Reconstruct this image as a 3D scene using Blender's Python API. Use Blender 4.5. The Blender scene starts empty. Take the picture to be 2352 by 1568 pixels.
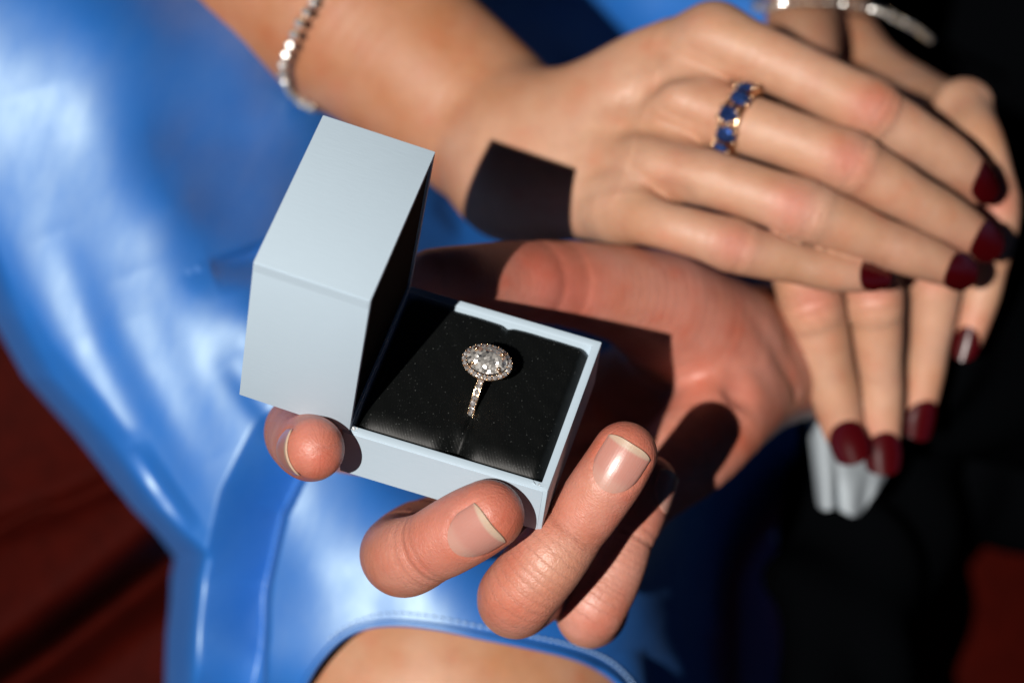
import bpy, bmesh, math, random
import numpy as np
from mathutils import Vector, Matrix

# ------------------------------------------------------------------ camera, sky, sun, exposure
scene = bpy.context.scene
COL = scene.collection
S = 0.001                                  # the numbers below are millimetres
ZOFF = 700.0                               # the ring box is held 0.7 m above the floor
FPX = 6508.46                              # focal length in photograph units (picture 2352 wide)
CP = np.array([106.85, -368.58, 535.99])
FW = np.array([-0.114, 0.601, -0.7911]); FW /= np.linalg.norm(FW)
RT = np.array([0.9533, 0.2904, 0.0833]); RT -= FW * (RT @ FW); RT /= np.linalg.norm(RT)
DN = np.cross(FW, RT)
LIGHT = FW + 0.286 * RT - 0.03 * DN; LIGHT /= np.linalg.norm(LIGHT)   # direction the light travels

def at(px, py, d):
    """point (mm) on the sight line through a picture position at the distance d along the view axis"""
    px = np.asarray(px, float); py = np.asarray(py, float); d = np.asarray(d, float)
    return CP + d[..., None] * (FW + RT * ((px - 1176) / FPX)[..., None] + DN * ((py - 784) / FPX)[..., None])

def M(p):
    return Vector((p[0] * S, p[1] * S, (p[2] + ZOFF) * S))

cam_data = bpy.data.cameras.new('camera')
cam = bpy.data.objects.new('camera', cam_data); COL.objects.link(cam)
mw = Matrix.Identity(4)
for i in range(3):
    mw[i][0] = RT[i]; mw[i][1] = -DN[i]; mw[i][2] = -FW[i]
mw.translation = M(CP)
cam.matrix_world = mw
cam_data.sensor_width = 36
cam_data.lens = FPX / 2352 * 36
cam_data.clip_start = 0.05; cam_data.clip_end = 50
cam_data.dof.use_dof = True
cam_data.dof.focus_distance = 0.658
cam_data.dof.aperture_fstop = 8.2
scene.camera = cam

world = bpy.data.worlds.new('World'); scene.world = world; world.use_nodes = True
wn = world.node_tree
bg = wn.nodes['Background']
sky = wn.nodes.new('ShaderNodeTexSky'); sky.sky_type = 'NISHITA'; sky.sun_disc = False
elev = math.asin(-LIGHT[2])
sky.sun_elevation = elev
sky.air_density = 0.04; sky.dust_density = 0.0; sky.ozone_density = 0.6
sky.sun_rotation = math.atan2(-LIGHT[0], -LIGHT[1])
wn.links.new(sky.outputs[0], bg.inputs[0]); bg.inputs[1].default_value = 0.05
sun_data = bpy.data.lights.new('sun', 'SUN'); sun_data.energy = 5.0; sun_data.angle = math.radians(0.5)
sun_data.color = (1.0, 0.95, 0.89)
sun = bpy.data.objects.new('sun', sun_data); COL.objects.link(sun)
sun.rotation_euler = Vector(tuple(-LIGHT)).to_track_quat('Z', 'Y').to_euler()
scene.view_settings.view_transform = 'Standard'; scene.view_settings.look = 'None'
scene.view_settings.exposure = 0.0; scene.view_settings.gamma = 1.0
scene.render.engine = 'CYCLES'
cy = scene.cycles
cy.use_denoising = True
cy.max_bounces = 8; cy.transmission_bounces = 8; cy.glossy_bounces = 5; cy.diffuse_bounces = 2
cy.sample_clamp_indirect = 4.0; cy.sample_clamp_direct = 0.0
cy.caustics_reflective = True; cy.caustics_refractive = True

rng = np.random.default_rng(7)
random.seed(7)

# ------------------------------------------------------------------ object helpers
def tag(o, label=None, cat=None, group=None, kind=None):
    if label: o['label'] = label
    if cat: o['category'] = cat
    if group: o['group'] = group
    if kind: o['kind'] = kind
    return o

def empty(name, p, label, cat, group=None):
    o = bpy.data.objects.new(name, None); COL.objects.link(o)
    o.location = M(p); o.empty_display_size = 0.02
    return tag(o, label, cat, group)

def mesh(name, V, F, smooth=True):
    V = np.asarray(V, float)
    W = np.empty_like(V); W[:, 0] = V[:, 0] * S; W[:, 1] = V[:, 1] * S; W[:, 2] = (V[:, 2] + ZOFF) * S
    me = bpy.data.meshes.new(name)
    if isinstance(F, np.ndarray):
        n, k = F.shape
        me.vertices.add(len(W)); me.vertices.foreach_set('co', W.astype(np.float32).ravel())
        me.loops.add(n * k); me.loops.foreach_set('vertex_index', F.astype(np.int32).ravel())
        me.polygons.add(n); me.polygons.foreach_set('loop_start', np.arange(0, n * k, k, dtype=np.int32))
        me.update(calc_edges=True); me.validate()
    else:
        me.from_pydata([tuple(v) for v in W], [], [tuple(f) for f in F]); me.update()
    if smooth:
        me.polygons.foreach_set('use_smooth', np.ones(len(me.polygons), bool))
    return me

def add_mod(o, kind, **kw):
    m = o.modifiers.new(kind.lower(), kind)
    for k, v in kw.items(): setattr(m, k, v)
    return m

# ------------------------------------------------------------------ material helpers
class NT:
    def __init__(s, name):
        s.m = bpy.data.materials.new(name); s.m.use_nodes = True
        s.t = s.m.node_tree; s.b = s.t.nodes['Principled BSDF']; s.out = s.t.nodes['Material Output']
    def n(s, kind, **kw):
        x = s.t.nodes.new('ShaderNode' + kind)
        for k, v in kw.items(): setattr(x, k, v)
        return x
    def l(s, a, b): s.t.links.new(a, b)
    def val(s, sock, v):
        if hasattr(v, 'is_output'): s.l(v, sock)
        else: sock.default_value = v
    def math(s, op, a, b=None, clamp=False):
        x = s.n('Math', operation=op, use_clamp=clamp); s.val(x.inputs[0], a)
        if b is not None: s.val(x.inputs[1], b)
        return x.outputs[0]
    def mix(s, fac, a, b):
        x = s.n('Mix', data_type='RGBA'); s.val(x.inputs[0], fac)
        s.val(x.inputs[6], a if hasattr(a, 'is_output') else (*a, 1)); s.val(x.inputs[7], b if hasattr(b, 'is_output') else (*b, 1))
        return x.outputs[2]
    def noise(s, vec, scale, detail=3, rough=0.5, dist=0.0):
        x = s.n('TexNoise'); s.val(x.inputs['Vector'], vec)
        x.inputs['Scale'].default_value = scale; x.inputs['Detail'].default_value = detail
        x.inputs['Roughness'].default_value = rough; x.inputs['Distortion'].default_value = dist
        return x.outputs[0]
    def obj(s): return s.n('TexCoord').outputs['Object']
    def mapping(s, vec, scale=(1, 1, 1), rot=(0, 0, 0)):
        x = s.n('Mapping'); s.l(vec, x.inputs[0]); x.inputs['Scale'].default_value = scale; x.inputs['Rotation'].default_value = rot
        return x.outputs[0]
    def ramp(s, v, stops):
        x = s.n('ValToRGB'); s.l(v, x.inputs[0]); e = x.color_ramp.elements
        while len(e) < len(stops): e.new(0.5)
        for i, (p, c) in enumerate(stops): e[i].position = p; e[i].color = (*c, 1) if len(c) == 3 else c
        return x.outputs[0]
    def bump(s, h, strength, dist, normal=None):
        x = s.n('Bump'); s.l(h, x.inputs['Height']); x.inputs['Strength'].default_value = strength
        x.inputs['Distance'].default_value = dist
        if normal is not None: s.l(normal, x.inputs['Normal'])
        return x.outputs[0]
    def set(s, **kw):
        names = dict(base='Base Color', rough='Roughness', metal='Metallic', spec='Specular IOR Level', ior='IOR',
                     sss='Subsurface Weight', sssr='Subsurface Radius', ssss='Subsurface Scale', normal='Normal',
                     coat='Coat Weight', coatr='Coat Roughness', sheen='Sheen Weight', sheenr='Sheen Roughness',
                     trans='Transmission Weight', sheent='Sheen Tint', aniso='Anisotropic')
        for k, v in kw.items():
            sk = s.b.inputs[names[k]]
            if hasattr(v, 'is_output'): s.l(v, sk)
            elif isinstance(v, tuple) and len(v) == 3 and k in ('base', 'sheent'): sk.default_value = (*v, 1)
            else: sk.default_value = v
        return s.m

def skin_mat(name, rough, sheenv, bump_fine, blotch=1.0):
    t = NT(name)
    o = t.obj()
    col = t.n('Attribute', attribute_name='skin').outputs['Color']
    mott = t.noise(o, 260, 3, 0.6)
    mott2 = t.noise(o, 60, 2, 0.5)
    blot = t.noise(o, 95, 3, 0.55)
    mul = t.n('Mix', data_type='RGBA', blend_type='MULTIPLY'); mul.inputs[0].default_value = blotch
    t.l(col, mul.inputs[6]); t.l(t.ramp(blot, [(0.30, (1.04, 1.06, 1.06)), (0.55, (1.0, 0.93, 0.91)), (0.72, (1.0, 0.76, 0.70))]), mul.inputs[7])
    hsv = t.n('HueSaturation'); t.l(mul.outputs[2], hsv.inputs['Color'])
    t.l(t.math('ADD', t.math('MULTIPLY', mott, 0.22), t.math('ADD', t.math('MULTIPLY', mott2, 0.20), 0.79)), hsv.inputs['Value'])
    t.l(t.math('ADD', t.math('MULTIPLY', mott2, -0.30), 1.15), hsv.inputs['Saturation'])
    fuv = t.n('Attribute', attribute_name='fuv').outputs['Vector']
    msk = t.n('Attribute', attribute_name='crease').outputs['Fac']
    v1 = t.mapping(fuv, (1.5, 0.045, 0))
    lines = t.noise(v1, 1.0, 4, 0.7, 0.12)
    ridg = t.math('ABSOLUTE', t.math('SUBTRACT', lines, 0.5))
    ridg = t.math('POWER', t.math('MULTIPLY', ridg, 6, True), 0.6)
    ridg = t.math('MULTIPLY', ridg, msk)
    n1 = t.bump(ridg, 0.42, 0.00028)
    fine = t.math('ADD', t.noise(o, 1500, 2, 0.6), t.math('MULTIPLY', t.noise(t.mapping(fuv, (2.2, 0.5, 0)), 1.3, 2), 0.8))
    n2 = t.bump(fine, bump_fine, 0.0002, n1)
    rg = t.math('ADD', t.math('MULTIPLY', t.noise(o, 700, 2), 0.2), rough - 0.1)
    return t.set(base=hsv.outputs[0], rough=rg, spec=0.62, sss=0.2, sssr=(1.0, 0.25, 0.10), ssss=0.0028, normal=n2)

MAN = skin_mat('man_skin', 0.46, 0, 0.8, 1.0)
WOM = skin_mat('woman_skin', 0.52, 0, 0.6, 0.8)

def polish_mat():
    t = NT('dark_red_nail_polish')
    return t.set(base=(0.045, 0.0010, 0.0020), rough=0.22, spec=0.5, coat=0.6, coatr=0.06)
POLISH = polish_mat()

def nail_mat():
    t = NT('bare_nail')
    u = t.n('Attribute', attribute_name='nuv').outputs['Vector']
    sep = t.n('SeparateXYZ'); t.l(u, sep.inputs[0])
    x, y = sep.outputs[0], sep.outputs[1]
    o = t.obj()
    c = t.ramp(y, [(0.0, (0.52, 0.28, 0.22)), (0.20, (0.52, 0.28, 0.225)), (0.34, (0.50, 0.235, 0.19)), (0.84, (0.50, 0.23, 0.185)), (0.885, (0.52, 0.37, 0.28)), (1.0, (0.53, 0.39, 0.28))])
    st = t.noise(t.mapping(u, (9, 0.8, 0)), 2.0, 2)
    n = t.bump(st, 0.18, 0.0003)
    n = t.bump(t.noise(o, 2500, 2), 0.1, 0.0002, n)
    return t.set(base=c, rough=0.30, spec=0.5, sss=0.25, sssr=(1, 0.4, 0.3), ssss=0.001, normal=n, coat=0.25, coatr=0.3)
NAIL = nail_mat()

def paper_mat(name, base):
    t = NT(name); o = t.obj()
    f1 = t.noise(t.mapping(o, (260, 1500, 1500)), 1.0, 3, 0.6)
    f2 = t.noise(o, 90, 3, 0.6)
    k = t.math('ADD', t.math('MULTIPLY', f1, 0.10), t.math('MULTIPLY', f2, 0.05))
    c = t.mix(t.math('MULTIPLY', k, 4.0, True), tuple(v * 0.92 for v in base), tuple(min(1, v * 1.03) for v in base))
    n = t.bump(f1, 0.12, 0.0002)
    n = t.bump(t.noise(o, 2500, 2, 0.6), 0.10, 0.00015, n)
    return t.set(base=c, rough=0.62, spec=0.3, normal=n)
PAPER = paper_mat('pale_blue_paper', (0.515, 0.635, 0.735))
RIM = paper_mat('paper_rim', (0.44, 0.56, 0.70))
FRAY = paper_mat('frayed_paper', (0.72, 0.74, 0.76))

def satin_black():
    t = NT('black_satin'); o = t.obj()
    tw = t.n('TexWave', wave_type='BANDS', bands_direction='DIAGONAL'); t.l(t.mapping(o, (1, 1, 1), (0, 0, 0.5)), tw.inputs[0])
    tw.inputs['Scale'].default_value = 620; tw.inputs['Distortion'].default_value = 1.5; tw.inputs['Detail'].default_value = 2
    vor = t.n('TexVoronoi'); t.l(o, vor.inputs['Vector']); vor.inputs['Scale'].default_value = 5600
    g = t.n('NewGeometry')
    sub = t.n('VectorMath', operation='SUBTRACT'); t.l(vor.outputs['Color'], sub.inputs[0]); sub.inputs[1].default_value = (0.5, 0.5, 0.5)
    sc = t.n('VectorMath', operation='SCALE'); t.l(sub.outputs[0], sc.inputs[0]); sc.inputs['Scale'].default_value = 1.9
    ad = t.n('VectorMath', operation='ADD'); t.l(g.outputs['Normal'], ad.inputs[0]); t.l(sc.outputs[0], ad.inputs[1])
    nm = t.n('VectorMath', operation='NORMALIZE'); t.l(ad.outputs[0], nm.inputs[0])
    bn = t.bump(tw.outputs['Fac'], 0.12, 0.0001)
    t.set(base=(0.0020, 0.0026, 0.0026), rough=0.50, spec=0.28, normal=bn)
    gl = t.n('BsdfGlossy'); gl.inputs['Color'].default_value = (0.62, 0.66, 0.65, 1); gl.inputs['Roughness'].default_value = 0.3
    t.l(nm.outputs[0], gl.inputs['Normal'])
    mx = t.n('MixShader')
    sepc = t.n('SeparateColor'); t.l(vor.outputs['Color'], sepc.inputs[0])
    t.l(t.math('MULTIPLY', t.math('POWER', sepc.outputs[2], 1.0), 0.007), mx.inputs[0])
    t.l(t.b.outputs[0], mx.inputs[1]); t.l(gl.outputs[0], mx.inputs[2]); t.l(mx.outputs[0], t.out.inputs[0])
    return t.m
SATIN_BLACK = satin_black()

def satin_blue():
    t = NT('blue_satin'); o = t.obj()
    cl = t.noise(o, 26, 4, 0.6)
    st = t.noise(t.mapping(o, (90, 25, 60), (0.3, 0.2, 0.6)), 1.0, 4, 0.6)
    c = t.mix(t.math('MULTIPLY', t.math('ADD', cl, st), 0.5), (0.001, 0.100, 0.43), (0.002, 0.142, 0.53))
    n = t.bump(t.math('ADD', t.math('MULTIPLY', st, 0.5), t.math('MULTIPLY', t.noise(o, 1600, 2), 0.4)), 0.10, 0.0003)
    t.set(base=c, rough=0.8, spec=0.1, normal=n)
    gs = t.n('BsdfGlossy'); gs.inputs['Color'].default_value = (0.84, 0.98, 0.86, 1); gs.inputs['Roughness'].default_value = 0.52
    mx = t.n('MixShader'); t.val(mx.inputs[0], t.math('ADD', t.math('MULTIPLY', t.noise(t.mapping(o, (1, .35, .6), (.2, .3, .8)), 110, 5, 0.65), 0.18), 0.06))
    t.l(t.b.outputs[0], mx.inputs[1]); t.l(gs.outputs[0], mx.inputs[2]); t.l(mx.outputs[0], t.out.inputs[0])
    return t.m
SATIN_BLUE = satin_blue()

def simple(name, base, rough=0.5, metal=0.0, spec=0.5, nscale=0, nstr=0.2, ndist=0.001, var=0.0):
    t = NT(name); o = t.obj()
    kw = {}
    b = base
    if nscale:
        nz = t.noise(o, nscale, 4, 0.6)
        kw['normal'] = t.bump(nz, nstr, ndist)
        if var: b = t.mix(nz, tuple(v * (1 - var) for v in base), tuple(v * (1 + var) for v in base))
    return t.set(base=b, rough=rough, metal=metal, spec=spec, **kw)
LEATHER = simple('red_leather', (0.026, 0.0014, 0.0004), 0.75, 0, 0.04, 120, 0.15, 0.0008, 0.5)
THREAD = simple('seam_thread', (0.045, 0.006, 0.0015), 0.6, nscale=900, var=0.2)
SUIT = simple('black_wool', (0.0012, 0.0014, 0.0018), 1.0, 0, 0.0, 1200, 0.3, 0.0005, 0.3)
CUFF = simple('white_cotton', (0.33, 0.37, 0.40), 0.8, 0, 0.2, 900, 0.2, 0.0004, 0.05)
GOLD = simple('rose_gold', (0.90, 0.60, 0.36), 0.20, 1.0, nscale=900, nstr=0.1, ndist=0.0002)
STEEL = simple('pale_metal', (0.80, 0.58, 0.30), 0.3, 1.0, nscale=900, nstr=0.1, ndist=0.0002)
STITCH = simple('pale_blue_thread', (0.30, 0.46, 0.72), 0.5, nscale=900, var=0.1)

def gem(name, col, ior=2.4, mixw=0.5, gcol=(0.9, 0.9, 0.92), scale=900, jit=1.2, rough=0.14, soft=0.5):
    """cut stone: clear body plus the mirror-like flashes of its many inner facets"""
    t = NT(name); o = t.obj()
    gl = t.n('BsdfGlass'); gl.inputs['Color'].default_value = (*col, 1); gl.inputs['Roughness'].default_value = 0.0; gl.inputs['IOR'].default_value = ior
    vor = t.n('TexVoronoi'); t.l(o, vor.inputs['Vector']); vor.inputs['Scale'].default_value = scale
    g = t.n('NewGeometry')
    sub = t.n('VectorMath', operation='SUBTRACT'); t.l(vor.outputs['Color'], sub.inputs[0]); sub.inputs[1].default_value = (0.5, 0.5, 0.5)
    sc = t.n('VectorMath', operation='SCALE'); t.l(sub.outputs[0], sc.inputs[0]); sc.inputs['Scale'].default_value = jit
    ad = t.n('VectorMath', operation='ADD'); t.l(g.outputs['Normal'], ad.inputs[0]); t.l(sc.outputs[0], ad.inputs[1])
    nm = t.n('VectorMath', operation='NORMALIZE'); t.l(ad.outputs[0], nm.inputs[0])
    gs = t.n('BsdfGlossy'); gs.inputs['Color'].default_value = (*gcol, 1); gs.inputs['Roughness'].default_value = rough
    t.l(nm.outputs[0], gs.inputs['Normal'])
    gs2 = t.n('BsdfGlossy'); gs2.inputs['Color'].default_value = (*[v * .9 for v in gcol], 1); gs2.inputs['Roughness'].default_value = 0.6
    t.l(nm.outputs[0], gs2.inputs['Normal'])
    df = t.n('BsdfDiffuse'); df.inputs['Color'].default_value = (*[v * .75 for v in gcol], 1); t.l(nm.outputs[0], df.inputs['Normal'])
    m1 = t.n('MixShader'); m1.inputs[0].default_value = 0.5; t.l(gs2.outputs[0], m1.inputs[1]); t.l(df.outputs[0], m1.inputs[2])
    m0 = t.n('MixShader'); m0.inputs[0].default_value = soft; t.l(gs.outputs[0], m0.inputs[1]); t.l(m1.outputs[0], m0.inputs[2])
    mx = t.n('MixShader'); mx.inputs[0].default_value = mixw
    t.l(gl.outputs[0], mx.inputs[1]); t.l(m0.outputs[0], mx.inputs[2]); t.l(mx.outputs[0], t.out.inputs[0])
    t.t.nodes.remove(t.b)
    return t.m
DIAMOND = gem('diamond', (0.97, 0.97, 0.95), mixw=0.85, scale=1500, jit=1.5, gcol=(1.0, 0.97, 0.92))
SMALL_DIAMOND = gem('small_diamond', (0.95, 0.95, 0.97), mixw=0.75, scale=2200, jit=1.4, gcol=(0.9, 0.87, 0.86))
BRACELET_DIAMOND = gem('bracelet_diamond', (0.95, 0.95, 0.97), mixw=0.85, scale=500, jit=0.12, rough=0.16, soft=0.22, gcol=(0.95, 0.92, 0.88))
SAPPHIRE = gem('sapphire', (0.01, 0.03, 0.35), ior=1.77, mixw=0.26, gcol=(0.14, 0.32, 1.0), scale=330, jit=0.9, rough=0.2)

# ------------------------------------------------------------------ flesh as a distance field
def catmull(P, n):
    P = np.asarray(P, float)
    if len(P) == 2:
        t = np.linspace(0, 1, n)[:, None]; return P[0] * (1 - t) + P[1] * t
    Q = np.vstack([2 * P[0] - P[1], P, 2 * P[-1] - P[-2]])
    seg = len(P) - 1; out = []
    for i in range(seg):
        p0, p1, p2, p3 = Q[i:i + 4]
        m = max(2, n // seg)
        for t in np.linspace(0, 1, m, endpoint=(i == seg - 1)):
            out.append(0.5 * ((2 * p1) + (-p0 + p2) * t + (2 * p0 - 5 * p1 + 4 * p2 - p3) * t * t + (-p0 + 3 * p1 - 3 * p2 + p3) * t ** 3))
    return np.array(out)

def smin(a, b, k):
    e = np.maximum(k - np.abs(a - b), 0)
    return np.minimum(a, b) - e * e * np.float32(0.25 / k)

class Chain:
    """a limb or finger: a smooth centre line with a radius, given as picture positions (px, py, distance, radius in picture units)"""
    def __init__(s, pts, n=26, dorsal=None, flat=1.0, creases=(), wrinkle=()):
        P = np.array([[*at(p[0], p[1], p[2]), p[3] * p[2] / FPX] for p in pts])
        s.C = catmull(P, n); s.P = s.C[:, :3]; s.R = np.maximum(s.C[:, 3], 0.5)
        s.L = np.concatenate([[0], np.cumsum(np.linalg.norm(np.diff(s.P, axis=0), axis=1))])
        s.dorsal = None
        if dorsal is not None:
            s.dorsal = np.array(dorsal, float) / np.linalg.norm(dorsal)
        s.flat = flat; s.creases = creases; s.wrinkle = wrinkle
        s.key = [s.near(p[:3])[1] for p in P]      # arc length at each given point
    def bounds(s, pad):
        r = s.R[:, None] + pad
        return (s.P - r).min(0), (s.P + r).max(0)
    def near(s, p):
        d, l, a = s.eval(np.array(p, float)[None]); return d[0], l[0]
    def eval(s, X, i0=0, i1=None):
        best = np.full(len(X), 1e9, np.float32); bl = np.zeros(len(X), np.float32); bv = np.zeros((len(X), 3), np.float32)
        X = X.astype(np.float32)
        for i in range(i0, len(s.P) - 1 if i1 is None else i1):
            a = s.P[i].astype(np.float32); b = s.P[i + 1].astype(np.float32); ab = b - a; L2 = float(ab @ ab) + 1e-9
            q = X - a
            t = np.clip((q @ ab) / L2, 0, 1)
            v = q - t[:, None] * ab
            d2 = np.einsum('ij,ij->i', v, v)
            if s.dorsal is not None and s.flat != 1.0:
                u = ab / math.sqrt(L2); n = s.dorsal - u * (s.dorsal @ u); nl = np.linalg.norm(n)
                if nl > 0.3:
                    n = (n / nl).astype(np.float32); d2 = d2 + ((1 / s.flat) ** 2 - 1) * (v @ n) ** 2
            d = np.sqrt(d2) - (s.R[i] * (1 - t) + s.R[i + 1] * t)
            m = d < best
            best[m] = d[m]; bl[m] = (s.L[i] + t * (s.L[i + 1] - s.L[i]))[m]; bv[m] = v[m]
        return best, bl, bv

class Flesh:
    def __init__(s, core, fingers, h, core_k=7.0, fk=5.0, ff=0.7):
        s.core, s.fingers, s.h, s.core_k, s.fk, s.ff = core, fingers, h, core_k, fk, ff
        s.carves = []; s.bumps = []
    def build(s, lo=None, hi=None):
        h = s.h; pad = 6.0
        B = [c.bounds(pad) for c in s.core + s.fingers]
        s.lo = np.min([b[0] for b in B], 0) if lo is None else lo
        s.hi = np.max([b[1] for b in B], 0) if hi is None else hi
        s.n = np.ceil((s.hi - s.lo) / h).astype(int) + 1
        F = np.full(s.n, 8.0, np.float32)
        ax = [s.lo[i] + h * np.arange(s.n[i]) for i in range(3)]
        s.ax = ax
        def local(lo, hi):
            i0 = np.clip(((lo - s.lo) / h).astype(int), 0, s.n - 1); i1 = np.clip(((hi - s.lo) / h).astype(int) + 1, 1, s.n)
            sl = tuple(slice(a, b) for a, b in zip(i0, i1))
            g = np.stack(np.meshgrid(ax[0][sl[0]], ax[1][sl[1]], ax[2][sl[2]], indexing='ij'), -1).astype(np.float32)
            return sl, g
        core = np.full(s.n, 8.0, np.float32)
        def blocked(c):
            """distance, arc length and dorsal side of one chain, worked out block by block round each stretch of it"""
            sl, g = local(*c.bounds(pad)); shp = g.shape[:3]; o = [q.start for q in sl]
            D = np.full(shp, 8.0, np.float32); Lf = np.zeros(shp, np.float32); Sd = np.zeros(shp, np.float32)
            nd = (c.dorsal if c.dorsal is not None else -FW).astype(np.float32)
            step = 4
            for i in range(0, len(c.P) - 1, step):
                seg = c.P[i:i + step + 1]; r = c.R[i:i + step + 1].max() + pad
                i0 = np.clip(((seg.min(0) - r - s.lo) / h).astype(int) - o, 0, np.array(shp) - 1)
                i1 = np.clip(((seg.max(0) + r - s.lo) / h).astype(int) + 2 - o, 1, shp)
                sub = tuple(slice(a, b) for a, b in zip(i0, i1))
                q = g[sub]; q2 = q.reshape(-1, 3)
                d, l, v = c.eval(q2, i, min(i + step, len(c.P) - 1))
                m = d < D[sub].ravel()
                for A, val in ((D, d), (Lf, l), (Sd, v @ nd / (np.sqrt(np.einsum('ij,ij->i', v, v)) + 1e-6) if len(c.creases) else None)):
                    if val is None: continue
                    T = A[sub].ravel(); T[m] = val[m]; A[sub] = T.reshape(q.shape[:3])
            return sl, D, Lf, Sd
        for c in s.core:
            sl, d, l, sd = blocked(c)
            core[sl] = smin(core[sl], d, s.core_k)
        F = core.copy()
        for c in s.fingers:
            sl, d, l, sd = blocked(c)
            for (l0, depth, w, side) in c.creases:
                mm = np.exp(-((l - l0) / w) ** 2)
                if side: mm = mm * np.clip(sd * side + 0.3, 0, 1)
                d = d + depth * mm
            F[sl] = smin(F[sl], smin(core[sl], d, s.fk), s.ff)
        for (p, r, amp) in s.bumps:
            sl, g = local(np.array(p) - 3 * r, np.array(p) + 3 * r)
            q = ((g - np.array(p, np.float32)) ** 2).sum(-1)
            F[sl] -= amp * np.exp(-q / (r * r))
        s.F = F
        return s
    def carve(s, line, r, amp):
        """shallow groove along a 3-D line"""
        lo = line.min(0) - 3 * r - 1; hi = line.max(0) + 3 * r + 1
        h = s.h
        i0 = np.clip(((lo - s.lo) / h).astype(int), 0, s.n - 1); i1 = np.clip(((hi - s.lo) / h).astype(int) + 1, 1, s.n)
        sl = tuple(slice(a, b) for a, b in zip(i0, i1))
        g = np.stack(np.meshgrid(*[s.ax[i][sl[i]] for i in range(3)], indexing='ij'), -1)
        m = np.full(g.shape[:3], 1e9)
        for p in line: m = np.minimum(m, ((g - p) ** 2).sum(-1))
        s.F[sl] += amp * np.exp(-m / (r * r))
    def sample(s, X):
        q = (X - s.lo) / s.h
        q = np.clip(q, 0, s.n - 1.001); i = q.astype(int); f = q - i
        F = s.F; r = 0
        for dx in (0, 1):
            for dy in (0, 1):
                for dz in (0, 1):
                    w = (f[:, 0] if dx else 1 - f[:, 0]) * (f[:, 1] if dy else 1 - f[:, 1]) * (f[:, 2] if dz else 1 - f[:, 2])
                    r = r + w * F[i[:, 0] + dx, i[:, 1] + dy, i[:, 2] + dz]
        return r
    def march(s, O, D, maxd=40):
        t = np.zeros(len(O))
        for _ in range(60):
            t += np.clip(s.sample(O + D * t[:, None]), -2, 2) * 0.8
        return O + D * t[:, None], t
    def surface(s):
        F = s.F; n = s.n; ins = F < 0
        c = np.zeros(tuple(n - 1), np.int8)
        for dx in (0, 1):
            for dy in (0, 1):
                for dz in (0, 1):
                    c += ins[dx:n[0] - 1 + dx, dy:n[1] - 1 + dy, dz:n[2] - 1 + dz]
        cells = np.argwhere((c > 0) & (c < 8))
        idx = np.full(tuple(n - 1), -1, np.int32); idx[tuple(cells.T)] = np.arange(len(cells))
        acc = np.zeros((len(cells), 3)); cnt = np.zeros(len(cells))
        corners = [(x, y, z) for x in (0, 1) for y in (0, 1) for z in (0, 1)]
        for a in corners:
            for axis in range(3):
                if a[axis] == 1: continue
                b = list(a); b[axis] = 1
                fa = F[tuple((cells + a).T)]; fb = F[tuple((cells + b).T)]
                m = (fa < 0) != (fb < 0)
                t = np.where(m, fa / np.where(m, fa - fb, 1), 0)
                p = np.tile(np.array(a, float), (len(cells), 1)); p[:, axis] = t
                acc[m] += p[m]; cnt[m] += 1
        V = s.lo + (cells + acc / cnt[:, None]) * s.h
        Q = []
        for axis in range(3):
            o1, o2 = [(1, 2), (2, 0), (0, 1)][axis]
            sa = [slice(1, -1)] * 3; sa[axis] = slice(0, -1)
            sb = [slice(1, -1)] * 3; sb[axis] = slice(1, None)
            A = ins[tuple(sa)]; Bq = ins[tuple(sb)]
            e = np.argwhere(A != Bq)
            if len(e) == 0: continue
            off = np.array([1, 1, 1]); off[axis] = 0
            g = e + off
            flip = A[tuple(e.T)]
            def cell(d1, d2):
                q = g.copy(); q[:, o1] -= d1; q[:, o2] -= d2
                q = np.minimum(q, n - 2)
                return idx[tuple(q.T)]
            q = np.stack([cell(0, 0), cell(1, 0), cell(1, 1), cell(0, 1)], 1)
            q[~flip] = q[~flip][:, ::-1]
            Q.append(q)
        Q = np.vstack(Q); Q = Q[(Q >= 0).all(1)]
        # one relaxation step towards the true surface
        for _ in range(2):
            e = 0.4 * s.h
            g = np.stack([s.sample(V + np.eye(3)[i] * e) - s.sample(V - np.eye(3)[i] * e) for i in range(3)], 1) / (2 * e)
            d = s.sample(V)
            V = V - np.clip(d, -s.h, s.h)[:, None] * g / (np.maximum((g * g).sum(1), 0.3))[:, None]
        return V, Q

def flesh_attrs(V, chains, base_fn, spots):
    """skin colour, finger coordinates and crease mask for the skin vertices"""
    n = len(V)
    fuv = np.zeros((n, 3), np.float32); cr = np.zeros(n, np.float32); best = np.full(n, 1e9)
    for c in chains:
        lo, hi = c.bounds(4)
        m = np.where(((V > lo) & (V < hi)).all(1))[0]
        if len(m) == 0: continue
        d, l, v = c.eval(V[m])
        k = d < best[m]
        mm = m[k]; best[mm] = d[k]
        vn = v[k] / (np.linalg.norm(v[k], axis=1)[:, None] + 1e-6)
        dd = c.dorsal if c.dorsal is not None else -FW
        u = np.gradient(c.P, axis=0); ui = u[np.clip(np.searchsorted(c.L, l[k]), 0, len(u) - 1)]
        ui /= np.linalg.norm(ui, axis=1)[:, None]
        w = np.cross(ui, dd)
        ang = np.arctan2((vn * w).sum(1), vn @ dd)
        fuv[mm, 0] = l[k]; fuv[mm, 1] = ang * 8
        f = np.zeros(k.sum())
        for (l0, wd, amp) in c.wrinkle:
            f += amp * np.exp(-((l[k] - l0) / wd) ** 2)
        cr[mm] = f * np.clip(np.cos(ang) + 0.5, 0, 1)
    col = base_fn(V)
    for (p, r, c, a) in spots:
        w = a * np.exp(-((V - np.asarray(p)) ** 2).sum(1) / (r * r))
        col = col * (1 - w[:, None]) + np.array(c) * w[:, None]
    return col, fuv, cr

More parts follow.
